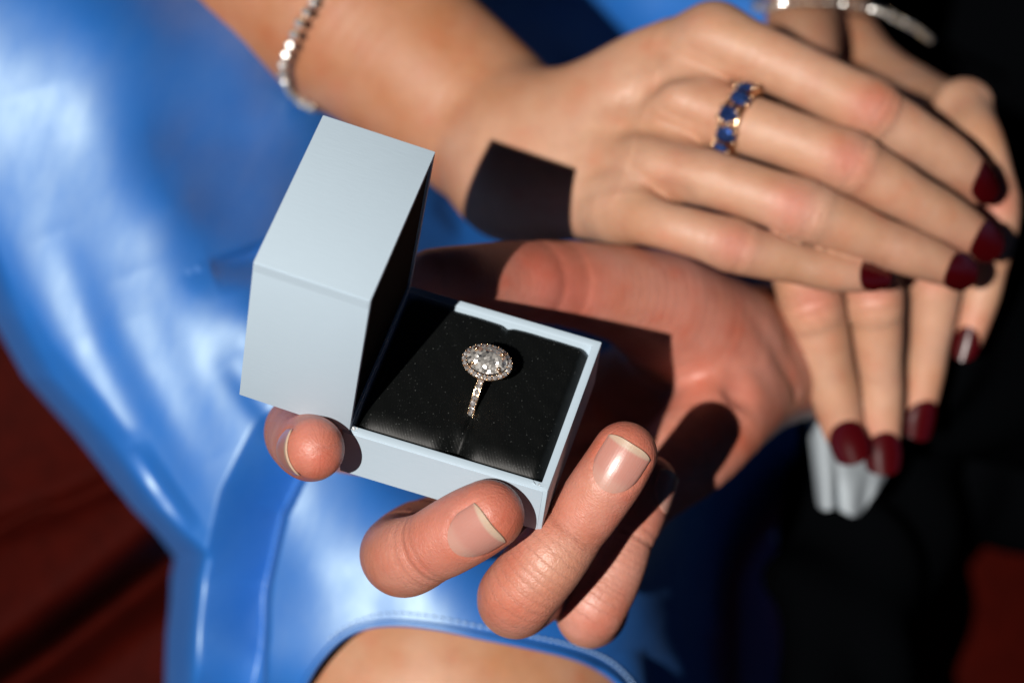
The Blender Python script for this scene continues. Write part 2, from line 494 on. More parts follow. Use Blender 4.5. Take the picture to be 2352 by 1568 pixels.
def set_attrs(me, col, fuv, cr):
    a = me.attributes.new('skin', 'FLOAT_COLOR', 'POINT')
    a.data.foreach_set('color', np.hstack([col, np.ones((len(col), 1))]).astype(np.float32).ravel())
    a = me.attributes.new('fuv', 'FLOAT_VECTOR', 'POINT'); a.data.foreach_set('vector', fuv.astype(np.float32).ravel())
    a = me.attributes.new('crease', 'FLOAT', 'POINT'); a.data.foreach_set('value', cr.astype(np.float32))

def unit(v): v = np.asarray(v, float); return v / np.linalg.norm(v)

def nail_frame(ch, l, dorsal):
    i = int(np.clip(np.searchsorted(ch.L, l), 1, len(ch.P) - 1))
    f = (l - ch.L[i - 1]) / max(1e-6, ch.L[i] - ch.L[i - 1]); c = ch.P[i - 1] * (1 - f) + ch.P[i] * f
    u = unit(ch.P[0] - c)
    n = unit(np.array(dorsal) - u * (np.array(dorsal) @ u)); w = np.cross(u, n)
    return c, u, n, w

def make_nail(flesh, ch, l0, length, halfw, dorsal, over, spread=48, point=0.0, lift=0.42, na=15, nb=15, thick=0.45, edge_in=1.5):
    """nail plate laid on the finger flesh; l0 = arc length of the cuticle, over = how far the free edge runs past the flesh"""
    c, u, n, w = nail_frame(ch, l0, dorsal)
    A = math.radians(spread)
    rad = halfw / math.sin(A)
    grid = np.zeros((nb, na, 3)); uv = np.zeros((nb, na, 3))
    land = min(length - over, l0 + 0.30 * ch.R[0])
    # height of the flesh along the middle of the nail, then a smooth curve through it
    bb = np.linspace(0.4, land, 9); O = c + u * bb[:, None] + n * 14.0
    Pm, _ = flesh.march(O, -np.tile(n, (9, 1))); hh = (Pm - c) @ n
    co = np.polyfit(bb, hh, 2); sl = max(-0.30, np.polyval(np.polyder(co), land))
    for j in range(na):
        a = -1 + 2 * j / (na - 1)
        b_start = (1 - math.sqrt(max(0, 1 - (abs(a) * 0.97) ** 2))) * halfw * 1.1
        b_end = length - point * (abs(a) ** 1.6) * length * 0.4 - (1 - point) * edge_in * (abs(a) ** 3)
        for i in range(nb):
            b = b_start + (b_end - b_start) * i / (nb - 1)
            hc = np.polyval(co, min(b, land)) + (b - min(b, land)) * sl
            k = 0.90 + 0.10 * min(1.0, b / (0.5 * length))
            grid[i, j] = c + u * b + n * (hc + lift - rad * (1 - math.cos(A * a))) + w * (halfw * k * math.sin(A * a) / math.sin(A))
            uv[i, j] = (a, b / length, 0)
    # narrow towards a pointed end
    if point > 0:
        mid = grid[:, na // 2]
        for i in range(nb):
            k = 1 - point * 0.55 * max(0, (i / (nb - 1) - 0.45) / 0.55) ** 1.5
            for j in range(na):
                off = grid[i, j] - mid[i]
                grid[i, j] = mid[i] + off - w * (off @ w) * (1 - k)
    V = grid.reshape(-1, 3); nv = len(V)
    dv = -n * thick
    V2 = np.vstack([V, V + dv])
    F = []
    for i in range(nb - 1):
        for j in range(na - 1):
            q = [i * na + j, i * na + j + 1, (i + 1) * na + j + 1, (i + 1) * na + j]
            F.append(q); F.append([x + nv for x in q][::-1])
    ring = [j for j in range(na)] + [i * na + na - 1 for i in range(1, nb)] + [(nb - 1) * na + j for j in range(na - 2, -1, -1)] + [i * na for i in range(nb - 2, 0, -1)]
    for a_, b_ in zip(ring, ring[1:] + ring[:1]): F.append([a_, a_ + nv, b_ + nv, b_])
    outline = np.vstack([grid[0], grid[:int(nb * land / length) + 1, -1], grid[:int(nb * land / length) + 1, 0]])
    return V2, F, np.vstack([uv.reshape(-1, 3)] * 2), outline

def nail_object(parent, data, mat, label=None):
    V, F, uv, _ = data
    me = mesh('fingernail', V, F, True)
    me.materials.append(mat)
    a = me.attributes.new('nuv', 'FLOAT_VECTOR', 'POINT'); a.data.foreach_set('vector', uv.astype(np.float32).ravel())
    bm = bmesh.new(); bm.from_mesh(me); bmesh.ops.recalc_face_normals(bm, faces=bm.faces); bm.to_mesh(me); bm.free()
    me.set_sharp_from_angle(angle=math.radians(50))
    o = child('fingernail', me, parent)
    if label: o['label'] = label
    return o

def child(name, me, parent, mat=None, kind=None):
    """link a mesh whose vertices are in world coordinates under a parent, keeping its place"""
    o = bpy.data.objects.new(name, me); COL.objects.link(o)
    if mat is not None: me.materials.append(mat)
    if parent is not None:
        o.parent = parent; o.matrix_parent_inverse = WORLD[parent.name].inverted()
    WORLD[o.name] = Matrix.Identity(4)
    if kind: o['kind'] = kind
    return o
WORLD = {}
def thing(name, p, label, cat, group=None):
    o = empty(name, p, label, cat, group); WORLD[o.name] = Matrix.Translation(M(p)); return o
# ------------------------------------------------------------------ the man's hand
def camdir(r, d, f): return unit(r * RT + d * DN + f * FW)

MID = Chain([(1122, 1182, 652, 83), (1075, 1208, 655, 88), (985, 1258, 662, 88), (925, 1280, 672, 94), (925, 1262, 690, 90), (985, 1225, 712, 86), (1120, 1190, 740, 88), (1330, 1120, 768, 96)],
            n=56, dorsal=camdir(-0.2, 0.38, -0.9), flat=0.96)
RNG = Chain([(1434, 1043, 664, 76), (1400, 1098, 665, 79), (1322, 1208, 670, 79), (1255, 1290, 670, 88), (1190, 1366, 675, 91), (1195, 1372, 692, 88), (1260, 1320, 716, 88), (1350, 1230, 742, 86), (1420, 1130, 768, 92)],
            n=56, dorsal=camdir(-0.25, 0.15, -0.95), flat=0.96)
PNK = Chain([(1492, 1106, 712, 62), (1475, 1150, 710, 66), (1440, 1235, 706, 67), (1395, 1330, 704, 76), (1356, 1402, 705, 80), (1370, 1400, 720, 76), (1385, 1330, 738, 74), (1430, 1190, 765, 82)],
            n=52, dorsal=camdir(0.3, 0.1, -0.95), flat=0.96)
IDX = Chain([(722, 1030, 651, 72), (712, 1026, 660, 80), (698, 1010, 674, 84), (694, 990, 690, 88), (740, 990, 708, 88), (850, 1010, 722, 86), (1050, 1020, 745, 90), (1300, 1010, 772, 98)],
            n=52, dorsal=camdir(-0.93, 0.25, -0.25), flat=0.97)
THB = Chain([(1000, 640, 712, 74), (1060, 642, 716, 84), (1150, 646, 728, 97), (1260, 648, 740, 103), (1380, 665, 752, 113), (1520, 705, 768, 132), (1640, 780, 786, 150)],
            n=50, dorsal=camdir(-0.1, -0.75, -0.65), flat=0.92)
for c in (MID, RNG, PNK):
    k = c.key
    c.creases = [(k[2], 0.6, 0.9, 1), (k[2] + 2.4, 0.35, 0.7, 1), (k[2] - 2.2, 0.3, 0.7, 1), (k[2] + 0.5, 0.25, 5.0, 0)]
    c.wrinkle = [(k[2], 4.5, 1.0), (0.5 * (k[3] + k[4]), 9.0, 0.75), (0, 60, 0.08)]
THB.wrinkle = [(THB.key[3], 7, 0.7), (0, 90, 0.05)]
THB.creases = [(THB.key[3] - 5, 0.25, 1.8, 0), (THB.key[3] + 4, 0.25, 2.0, 0)]
palm = [
    Chain([(1520, 720, 770, 125), (1630, 780, 785, 140), (1770, 790, 822, 135), (1950, 780, 855, 150)], n=20),          # thumb side
    Chain([(1440, 1150, 765, 85), (1590, 1030, 766, 108), (1690, 925, 780, 112), (1820, 810, 832, 120)], n=20),         # little finger side
    Chain([(1330, 1110, 778, 100), (1520, 1010, 790, 130), (1670, 880, 806, 128), (1880, 790, 850, 145)], n=20),
    Chain([(1300, 960, 782, 100), (1480, 900, 792, 120), (1650, 850, 800, 140)], n=16),
    Chain([(1900, 790, 855, 150), (2080, 760, 875, 165)], n=8),
]
hand = Flesh(palm, [THB, IDX, MID, RNG, PNK], 0.62, core_k=8, fk=6, ff=0.5)
hand.bumps = [(at(1255, 640, 726), 6, 0.9), (at(1640, 935, 765), 9, 1.2)]
hand.build()
def groove(pts, r, amp, fl=None):
    C_ = catmull(np.array([[*at(*p)] for p in pts]), 40)
    hand.carve(C_, r, amp)
groove([(1640, 640, 742), (1690, 730, 748), (1712, 830, 755), (1690, 910, 762), (1620, 960, 765)], 4.0, 3.0)
groove([(1560, 760, 745), (1600, 840, 752), (1590, 900, 758)], 2.5, 1.0)
groove([(1740, 700, 765), (1790, 800, 775), (1830, 900, 785)], 3.0, 1.2)
def finish_body(name, fleshes, chains, base_fn, spots, mat, parent):
    Vs, Qs, off = [], [], 0
    for f in fleshes:
        V, Q = f.surface(); Vs.append(V); Qs.append(Q + off); off += len(V)
    V = np.vstack(Vs); Q = np.vstack(Qs)
    me = mesh(name, V, Q)
    set_attrs(me, *flesh_attrs(V, chains, base_fn, spots))
    return child(name, me, parent, mat)

man = thing('person', at(1700, 900, 800), 'man in black suit and white cuff holding the open ring box', 'person')
woman = thing('person', at(900, 300, 850), 'woman in blue satin dress with dark red nails, hands on the man\'s wrist', 'person')

nails = []   # (parent kind, data, material, label)
def put_nail(flesh, who, ch, l0, length, hw, dorsal, over, mat, groove=True, label=None, **kw):
    d = make_nail(flesh, ch, l0, length, hw, dorsal, over, **kw)
    nails.append((who, d, mat, label))
    if groove: flesh.carve(d[3], 0.8, 0.6)
put_nail(hand, 'm', MID, 8.0, 11.8, 6.0, camdir(-0.22, 0.45, -0.87), 1.2, NAIL)
put_nail(hand, 'm', RNG, 8.2, 12.6, 5.7, camdir(-0.10, 0.12, -0.98), 1.2, NAIL)
put_nail(hand, 'm', PNK, 7.5, 10.5, 4.8, camdir(0.75, 0.25, -0.6), 1.0, NAIL)
put_nail(hand, 'm', IDX, 7.5, 10.5, 5.4, camdir(-0.8, 0.15, -0.5), 1.0, NAIL)

MANC = np.array([0.53, 0.23, 0.165])
def man_base(V): return np.tile(MANC, (len(V), 1))
RED = (0.52, 0.14, 0.09); PALE = (0.56, 0.31, 0.22)
spots = [(MID.P[0], 15, RED, 0.85), (RNG.P[0], 14, RED, 0.7), (PNK.P[0], 12, RED, 0.6), (IDX.P[0], 14, RED, 0.75),
         (at(975, 1245, 655), 8, RED, 0.35), (at(1310, 1215, 663), 6, RED, 0.5), (at(1280, 1300, 662), 9, PALE, 0.7), (at(1370, 1130, 655), 6, PALE, 0.5),
         (at(1180, 1430, 668), 10, RED, 0.35), (at(1340, 1470, 694), 9, RED, 0.35),
         (at(1260, 630, 725), 17, (0.55, 0.13, 0.09), 0.6), (at(1330, 700, 735), 12, (0.55, 0.12, 0.08), 0.5), (at(1640, 930, 765), 16, RED, 0.5),
         (at(1500, 640, 750), 16, PALE, 0.4), (at(900, 1200, 680), 10, (0.42, 0.20, 0.12), 0.4)]
spots += [(at(1680, 850, 765), 34, (0.44, 0.16, 0.11), 0.4), (at(1560, 720, 750), 18, (0.50, 0.17, 0.13), 0.4)]  # palm redder and darker; its turned-away shade is put into the colour
mb = finish_body('body', [hand], [MID, RNG, PNK, IDX, THB], man_base, spots, MAN, man)

# ------------------------------------------------------------------ the woman's arms, hands and leg
def wchain(pts, **kw):
    c = Chain(pts, n=40, dorsal=kw.pop('dorsal', -FW), flat=kw.pop('flat', 0.95), **kw)
    return c
# hand nearer the box, fingers pointing right
FA = wchain([(2248, 428, 785, 42), (2208, 385, 779, 53), (2140, 335, 773, 62), (2030, 272, 767, 68), (1990, 248, 765, 71), (1860, 183, 764, 70), (1740, 128, 766, 76), (1640, 95, 772, 80)])
FB = wchain([(2255, 556, 777, 44), (2205, 520, 771, 53), (2110, 465, 763, 62), (1985, 392, 757, 69), (1940, 368, 756, 71), (1800, 316, 757, 68), (1680, 275, 762, 72), (1570, 232, 772, 80)])
FC = wchain([(2196, 622, 768, 41), (2145, 600, 763, 50), (2050, 565, 757, 58), (1900, 503, 751, 66), (1840, 480, 750, 68), (1700, 432, 752, 65), (1590, 400, 757, 68), (1500, 375, 768, 78)])
FD = wchain([(2002, 636, 759, 35), (1955, 630, 756, 42), (1880, 618, 753, 48), (1740, 582, 748, 56), (1680, 562, 747, 58), (1570, 528, 749, 56), (1500, 505, 755, 62), (1430, 480, 766, 76)])
armA = [
    wchain([(480, -260, 856, 275), (680, -80, 834, 250), (900, 105, 820, 212), (1050, 225, 812, 196), (1180, 335, 806, 184), (1240, 380, 796, 172)], flat=0.85),
    wchain([(1200, 330, 797, 150), (1340, 270, 790, 120), (1500, 165, 783, 100), (1640, 95, 777, 80)], flat=0.9),
    wchain([(1210, 350, 797, 150), (1350, 310, 787, 118), (1570, 240, 775, 86)], flat=0.9),
    wchain([(1200, 370, 795, 150), (1330, 375, 784, 112), (1510, 380, 770, 80)], flat=0.9),
    wchain([(1190, 390, 795, 140), (1300, 430, 783, 105), (1440, 480, 769, 74)], flat=0.9),
]
# hand farther right, fingers hanging down
GA = wchain([(1948, 1010, 806, 42), (1935, 975, 806, 50), (1912, 880, 802, 60), (1880, 750, 796, 68), (1862, 690, 794, 70), (1830, 560, 800, 72), (1850, 400, 825, 82)])
GB = wchain([(2024, 1030, 812, 40), (2022, 990, 812, 48), (2022, 880, 808, 54), (2012, 740, 802, 62), (2005, 680, 800, 66), (1985, 540, 805, 68), (1980, 380, 828, 80)])
GC = wchain([(2108, 955, 822, 34), (2112, 920, 822, 42), (2128, 830, 819, 48), (2144, 720, 814, 55), (2146, 640, 812, 58), (2130, 500, 815, 64), (2110, 350, 832, 76)])
GD = wchain([(2222, 785, 820, 32), (2232, 750, 820, 38), (2258, 660, 818, 46), (2282, 540, 815, 54), (2282, 460, 815, 56), (2250, 330, 822, 58), (2215, 250, 838, 60)])
armB = [
    wchain([(2205, 262, 847, 62), (2110, 240, 880, 78), (2000, 200, 905, 84), (1890, 80, 912, 84)], flat=0.9),
    wchain([(2110, 350, 842, 84), (2040, 250, 885, 95), (1890, 90, 912, 90)], flat=0.9),
    wchain([(1980, 380, 838, 84), (1960, 230, 885, 95), (1880, 80, 910, 90)], flat=0.9),
    wchain([(1850, 400, 835, 84), (1870, 240, 885, 85), (1870, 70, 905, 88)], flat=0.9),
    wchain([(1878, 50, 912, 92), (1900, -70, 935, 118), (1930, -320, 990, 185)], flat=0.85),
    wchain([(1845, -20, 900, 74), (1845, 50, 880, 76), (1840, 130, 858, 78), (1820, 250, 842, 78), (1800, 420, 832, 74), (1765, 560, 822, 68)], flat=0.9),     # thumb side
]
for c in (FA, FB, FC, FD, GA, GB, GC, GD):
    k = c.key
    c.wrinkle = [(k[4] - 1, 4.5, 2.2), (0.5 * k[4], 3.0, 1.2), (0, 90, 0.10)]
    c.creases = [(k[4] - 2.4, 0.3, 0.9, 1), (k[4] + 2.2, 0.3, 0.9, 1), (k[4], 0.2, 0.7, 1), (k[4], -0.75, 4.5, 0), (0.55 * k[4], 0.5, 6.0, 0), (1.75 * k[4], 0.5, 8.0, 0)]
lady = Flesh(armA, [FA, FB, FC, FD], 0.8, core_k=9, fk=7, ff=0.3)
lady.bumps = [(at(1630, 80, 764), 8, 1.8), (at(1550, 222, 761), 8, 3.0), (at(1480, 375, 757), 7, 1.8), (at(1450, 485, 760), 7, 1.2), (at(1075, 330, 800), 9, 1.5)]
lady.build()
lady2 = Flesh(armB, [GA, GB, GC, GD], 0.9, core_k=9, fk=9, ff=0.6)
lady2.bumps = [(at(2225, 215, 835), 8, 0.6)]
lady2.build()
cd = camdir
def tendon(pts, r, amp):
    C_ = catmull(np.array([[*at(*p)] for p in pts]), 30); lady.carve(C_, r, amp)
tendon([(1580, 150, 762), (1500, 215, 768), (1400, 265, 776)], 4.0, 1.4)
tendon([(1590, 310, 755), (1480, 310, 765), (1380, 330, 775)], 4.0, 1.4)
tendon([(1560, 450, 752), (1450, 430, 762), (1360, 410, 772)], 4.0, 1.3)
tendon([(1600, 150, 764), (1540, 205, 768)], 5.0, 1.2)
put_nail(lady, 'w', FA, 9.5, 13.0, 5.5, cd(0.12, -0.28, -0.93), 0.0, POLISH, False, lift=0.5, thick=0.9, point=0.15)
put_nail(lady, 'w', FB, 9.0, 12.8, 5.5, cd(0.1, 0.0, -0.99), 0.0, POLISH, False, lift=0.5, thick=0.9, point=0.15)
put_nail(lady, 'w', FC, 8.5, 12.5, 5.2, cd(0.1, 0.1, -0.98), 0.0, POLISH, False, lift=0.5, thick=0.9, point=0.15)
put_nail(lady, 'w', FD, 7.0, 11.0, 4.1, cd(0.0, -0.08, -1), 0.0, POLISH, False, lift=0.5, thick=0.9, point=0.3)
put_nail(lady2, 'w', GA, 6.5, 13.0, 5.6, cd(0.1, 0.45, -0.88), 0.0, POLISH, False, lift=0.5, thick=0.9, point=0.15)
put_nail(lady2, 'w', GB, 5.0, 12.5, 5.4, cd(0.1, 0.45, -0.88), 0.0, POLISH, False, lift=0.5, thick=0.9, point=0.15)
put_nail(lady2, 'w', GC, 5.0, 12.0, 4.8, cd(0.3, 0.3, -0.9), 0.0, POLISH, False, lift=0.5, thick=0.9, point=0.15)
put_nail(lady2, 'w', GD, 4.0, 10.0, 4.0, cd(-0.35, 0.3, -0.88), 0.0, POLISH, False, lift=0.5, thick=0.9, point=0.25)

LEG = Chain([(1010, 2250, 860, 480), (1040, 1780, 822, 480), (1030, 1600, 812, 470)], n=16)
leg = Flesh([LEG], [], 2.2)
leg.build()
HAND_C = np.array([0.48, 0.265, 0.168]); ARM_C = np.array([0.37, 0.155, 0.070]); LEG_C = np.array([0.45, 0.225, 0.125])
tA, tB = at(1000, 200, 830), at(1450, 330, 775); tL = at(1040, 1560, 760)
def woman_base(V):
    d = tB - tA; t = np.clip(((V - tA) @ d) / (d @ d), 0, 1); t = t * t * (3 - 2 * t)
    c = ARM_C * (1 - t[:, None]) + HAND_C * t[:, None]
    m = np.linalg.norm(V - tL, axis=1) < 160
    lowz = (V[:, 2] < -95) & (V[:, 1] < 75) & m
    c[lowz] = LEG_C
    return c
WR = (0.50, 0.175, 0.12)
wspots = []
for c in (FA, FB, FC, FD, GA, GB, GC, GD):
    i = np.searchsorted(c.L, c.key[4]); wspots.append((c.P[i] - FW * 7, 6.5, WR, 0.85)); wspots.append((c.P[0], 9, WR, 0.5))
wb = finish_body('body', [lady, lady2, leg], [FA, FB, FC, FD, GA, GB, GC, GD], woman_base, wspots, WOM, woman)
for who, d, mat, lab in nails:
    nail_object(mb if who == 'm' else wb, d, mat, lab)

# ------------------------------------------------------------------ dress, sofa, suit
def tps(pts):
    P = np.array(pts, float); n = len(P); xy = P[:, :2] / 400
    r2 = ((xy[:, None] - xy[None]) ** 2).sum(-1); K = np.where(r2 > 0, r2 * np.log(r2 + 1e-12), 0) + np.eye(n) * 0.02
    A = np.zeros((n + 3, n + 3)); A[:n, :n] = K; A[:n, n] = 1; A[:n, n + 1:] = xy; A[n, :n] = 1; A[n + 1:, :n] = xy.T
    b = np.zeros(n + 3); b[:n] = P[:, 2]; w = np.linalg.solve(A, b)
    def f(x, y):
        X = np.stack([x, y], -1) / 400; r2 = ((X[..., None, :] - xy) ** 2).sum(-1)
        return (np.where(r2 > 0, r2 * np.log(r2 + 1e-12), 0) * w[:n]).sum(-1) + w[n] + X @ w[n + 1:]
    return f

def seg_dist(x, y, line):
    """distance in picture units to a polyline, and the fraction along it"""
    best = np.full(np.shape(x), 1e9); tt = np.zeros(np.shape(x)); L = [0]
    for a, b in zip(line[:-1], line[1:]): L.append(L[-1] + math.hypot(b[0] - a[0], b[1] - a[1]))
    sd = np.zeros(np.shape(x))
    for i, (a, b) in enumerate(zip(line[:-1], line[1:])):
        ax, ay = a; dx, dy = b[0] - ax, b[1] - ay; l2 = dx * dx + dy * dy
        t = np.clip(((x - ax) * dx + (y - ay) * dy) / l2, 0, 1)
        ex, ey = x - ax - t * dx, y - ay - t * dy; d = np.hypot(ex, ey); m = d < best
        best = np.where(m, d, best); tt = np.where(m, (L[i] + t * math.sqrt(l2)) / L[-1], tt)
        sd = np.where(m, np.sign(dx * ey - dy * ex), sd)
    return best, tt, sd

base_depth = tps([
    (-150, -150, 800), (60, 60, 794), (170, 330, 787), (260, 600, 779), (380, 850, 771), (560, 1100, 763), (700, 1300, 756), (860, 1400, 751),
    (-120, 400, 797), (20, 640, 790), (120, 860, 786), (260, 1050, 781), (400, 1240, 776),
    (200, 60, 794), (330, 60, 801), (450, 60, 813), (600, 40, 832), (300, 330, 788), (430, 330, 799), (560, 330, 810), (680, 330, 821), (400, 470, 783), (520, 500, 792), (640, 470, 804),
    (430, 580, 779), (520, 660, 775), (600, 720, 773), (560, 800, 771), (660, 860, 770), (800, 1000, 766),
    (800, 100, 872), (850, 560, 842), (960, 440, 862), (1060, 560, 895), (1100, 700, 880),
    (900, -50, 985), (1100, 20, 985), (1300, 60, 1005), (1500, 60, 1020), (1700, 0, 1010), (1350, -150, 1040), (2400, 0, 1050),
    (1000, 900, 820), (1000, 1200, 756), (860, 1200, 755), (760, 1080, 761), (1300, 1000, 835), (1300, 1300, 775), (1500, 1400, 803), (1500, 1200, 820), (1650, 1560, 885), (1650, 1250, 895),
    (1720, 1420, 960), (1800, 1400, 1060), (1900, 1000, 930), (2300, 1500, 960), (2300, 700, 990),
    (450, 1350, 778), (430, 1560, 782), (520, 1300, 771), (520, 1568, 776), (640, 1350, 761), (640, 1568, 765), (500, 1800, 835), (800, 1800, 770), (1000, 1750, 760), (1500, 1750, 820)])
FOLDS = [  # polyline, half width, depth change (+ deeper), side slope
    ([(470, 605), (560, 590), (680, 560)], 24, 5),
    ([(480, 640), (580, 625), (700, 600)], 22, -5),
    ([(330, 330), (520, 300), (760, 215)], 40, 4), ([(380, 400), (560, 370), (800, 270)], 36, -5),
    ([(430, 480), (560, 455), (720, 380)], 34, 3),
    ([(-100, 400), (60, 760), (200, 980), (430, 1260)], 24, 8), ([(120, 520), (230, 800), (340, 1010), (460, 1240)], 30, 7), ([(300, 620), (400, 860), (500, 1060)], 34, 4),
    ([(960, 380), (1040, 500), (1130, 560)], 30, -9), ([(1000, 460), (1080, 540)], 14, 8),
    ([(1080, 60), (1200, 130), (1310, 180)], 40, 12),
    ([(560, 760), (640, 820), (740, 960)], 30, -6), ([(520, 830), (600, 930), (700, 1040)], 18, 4),
    ([(1500, 1420), (1620, 1500), (1700, 1600)], 40, -4), ([(1470, 1500), (1560, 1600)], 30, 4),
    ([(60, 200), (150, 480), (260, 760)], 60, 3),
]
RAMPS = [  # downward line: cloth falls away over the left width, then comes back over the right one
    ([(790, 1000), (705, 1060), (645, 1180), (607, 1350), (592, 1700)], 150, 18, 29),
    ([(640, 560), (560, 590), (480, 612)], 24, 80, 6),
    ([(300, 1020), (370, 1130), (440, 1230)], 60, 44, 5),
    ([(-40, 640), (70, 830), (190, 960), (320, 1130)], 70, 70, 5),
    ([(1560, 1390), (1640, 1480), (1700, 1700)], 90, 50, 8),
]
LEFT = [(-60, 560), (0, 725), (80, 868), (200, 1003), (330, 1172), (436, 1278), (424, 1330), (408, 1450), (402, 1568), (398, 1800)]
def dress_depth(x, y):
    D = base_depth(x, y)
    for line, w, amp in FOLDS:
        d, t, s = seg_dist(x, y, line)
        D = D + 0.34 * amp * np.exp(-(d / (1.6 * w)) ** 2) * np.sin(np.pi * np.clip(t, 0.02, 0.98)) ** 0.8
    for line, wl, wr, amp in RAMPS:
        d, t, s = seg_dist(x, y, line); q = -s * d
        f = np.where(q < 0, 1 + q / wl, 1 - q / wr); f = np.clip(f, 0, 1); f = np.where(q < 0, f ** 1.1, f * f * (3 - 2 * f))
        D = D + amp * f * np.sin(np.pi * np.clip(t, 0.02, 0.98)) ** 0.6
    lx = np.interp(y, [p[1] for p in LEFT], [p[0] for p in LEFT])
    lx = np.where(y < 560, lx - (560 - y) * 0.4, lx)
    e = np.clip((lx + 62 - x) / 50, 0, 6)
    D = D + 20 * e ** 3
    # cloth lies on the leg
    O = at(x.ravel(), y.ravel(), np.full(x.size, 600.0)); far = at(x.ravel(), y.ravel(), np.full(x.size, 601.0)); dr = far - O
    t = np.zeros(len(O))
    near_leg = (y.ravel() > 1050) & (x.ravel() > 300) & (x.ravel() < 1900)
    idx = np.where(near_leg)[0]
    for _ in range(26):
        t[idx] += LEG.eval(O[idx] + dr[idx] * t[idx][:, None])[0] * 0.9
    hit = np.full(len(O), 1e4); ok = t[idx] < 290; hit[idx[ok]] = 600 + t[idx][ok] - 1.3
    return np.minimum(D, hit.reshape(x.shape))
HEM = [(600, 1900), (655, 1660), (700, 1568), (735, 1512), (785, 1462), (845, 1436), (920, 1430), (1010, 1440), (1100, 1459), (1200, 1479), (1300, 1502), (1370, 1530), (1425, 1572), (1475, 1650), (1530, 1900)]
HX = [p[0] for p in HEM]; HY = [p[1] for p in HEM]
nx, ny = 440, 300
xs = np.linspace(-260, 1835, nx)
bot = np.where((xs > 600) & (xs < 1530), np.interp(xs, HX, HY), 1900)
# smooth hem curve
from_top = np.linspace(0, 1, ny)
X = np.tile(xs, (ny, 1)); Y = -200 + from_top[:, None] * (bot + 200)[None]
D = dress_depth(X, Y)
V = at(X, Y, D).reshape(-1, 3)
i, j = np.meshgrid(np.arange(ny - 1), np.arange(nx - 1), indexing='ij')
a = (i * nx + j).ravel()
Q = np.stack([a, a + nx, a + nx + 1, a + 1], 1)
me = mesh('dress', V, Q)
dress = child('dress', me, woman, SATIN_BLUE)
add_mod(dress, 'SOLIDIFY', thickness=0.0009, offset=-1)
# piped hem and its stitches
def curve3(line, n, lift):
    L = np.array(line, float); C = catmull(np.c_[L, np.zeros(len(L))], n)[:, :2]
    d = dress_depth(C[:, 0][None], C[:, 1][None])[0] - lift
    return at(C[:, 0], C[:, 1], d)
def tube(P, r, k=10, closed=False):
    P = np.asarray(P, float); n = len(P); r = np.broadcast_to(r, n)
    T = np.gradient(P, axis=0)
    if closed: T = np.roll(P, -1, 0) - np.roll(P, 1, 0)
    T /= np.linalg.norm(T, axis=1)[:, None]
    up = np.array([0.1, 0.2, 1.0]); N = np.cross(T, up); N /= np.linalg.norm(N, axis=1)[:, None]; B = np.cross(T, N)
    V = []; F = []
    for i_ in range(n):
        for j_ in range(k):
            t_ = 2 * math.pi * j_ / k; V.append(P[i_] + r[i_] * (math.cos(t_) * N[i_] + math.sin(t_) * B[i_]))
    for i_ in range(n if closed else n - 1):
        for j_ in range(k):
            a_ = i_ * k + j_; b_ = i_ * k + (j_ + 1) % k; c_ = ((i_ + 1) % n) * k + j_; d_ = ((i_ + 1) % n) * k + (j_ + 1) % k
            F.append((a_, b_, d_, c_))
    if not closed:
        F.append(tuple(range(k))[::-1]); F.append(tuple((n - 1) * k + j_ for j_ in range(k)))
    return np.array(V), F
hemline = [p for p in HEM if p[1] < 1800]
V, F = tube(curve3(hemline, 130, 0.6), 1.0)
child('hem', mesh('hem', V, F), dress, SATIN_BLUE)
st = [(750, 1470), (800, 1436), (860, 1413), (930, 1408), (1010, 1419), (1100, 1437), (1200, 1456), (1300, 1478), (1385, 1508), (1440, 1552), (1490, 1625)]
SP = curve3(st, 400, 0.35); SLn = np.concatenate([[0], np.cumsum(np.linalg.norm(np.diff(SP, axis=0), axis=1))])
pos = 0.5
while pos < SLn[-1] - 2:
    a_ = np.array([np.interp(pos, SLn, SP[:, c]) for c in range(3)]); b_ = np.array([np.interp(pos + 1.5, SLn, SP[:, c]) for c in range(3)])
    V, F = tube([a_, a_ * .75 + b_ * .25 - FW * .15, a_ * .25 + b_ * .75 - FW * .15, b_], [0.2, 0.38, 0.38, 0.2], 6)
    child('stitch', mesh('stitch', V, F), dress, STITCH)
    pos += 2.15

def sheet(name, fn, x0, x1, y0, y1, nx, ny, parent, mat, thick=0.02, kind=None):
    X, Y = np.meshgrid(np.linspace(x0, x1, nx), np.linspace(y0, y1, ny))
    V = at(X, Y, fn(X, Y)).reshape(-1, 3)
    i, j = np.meshgrid(np.arange(ny - 1), np.arange(nx - 1), indexing='ij'); a = (i * nx + j).ravel()
    o = child(name, mesh(name, V, np.stack([a, a + nx, a + nx + 1, a + 1], 1)), parent, mat, kind)
    add_mod(o, 'SOLIDIFY', thickness=thick, offset=-1)
    return o
sofa = thing('leather_sofa', at(200, 1400, 1000), 'dark red leather sofa the couple sit on', 'sofa')
seamline = [(-700, 1680), (0, 1215), (150, 1160), (290, 1095), (500, 980)]
def seat(X, Y):
    D = 888 - 0.03 * (Y - 1000) - 0.02 * X
    d, t, s = seg_dist(X, Y, seamline)
    D = D + 6 * np.exp(-(d / 26) ** 2)
    d2, t2, s2 = seg_dist(X, Y, [(-300, 1790), (120, 1500), (420, 1270), (700, 1000)])
    D = D + 40 * np.exp(-(d2 / 55) ** 2) + 22 / (1 + np.exp(-s2 * d2 / 30))
    return D + 3 * np.sin(X / 190 + Y / 140)
o_s = sheet('seat_cushion', seat, -400, 900, 500, 1900, 160, 170, sofa, LEATHER)
sl = np.array(seamline, float); C = catmull(np.c_[sl, np.zeros(len(sl))], 80)[:, :2]
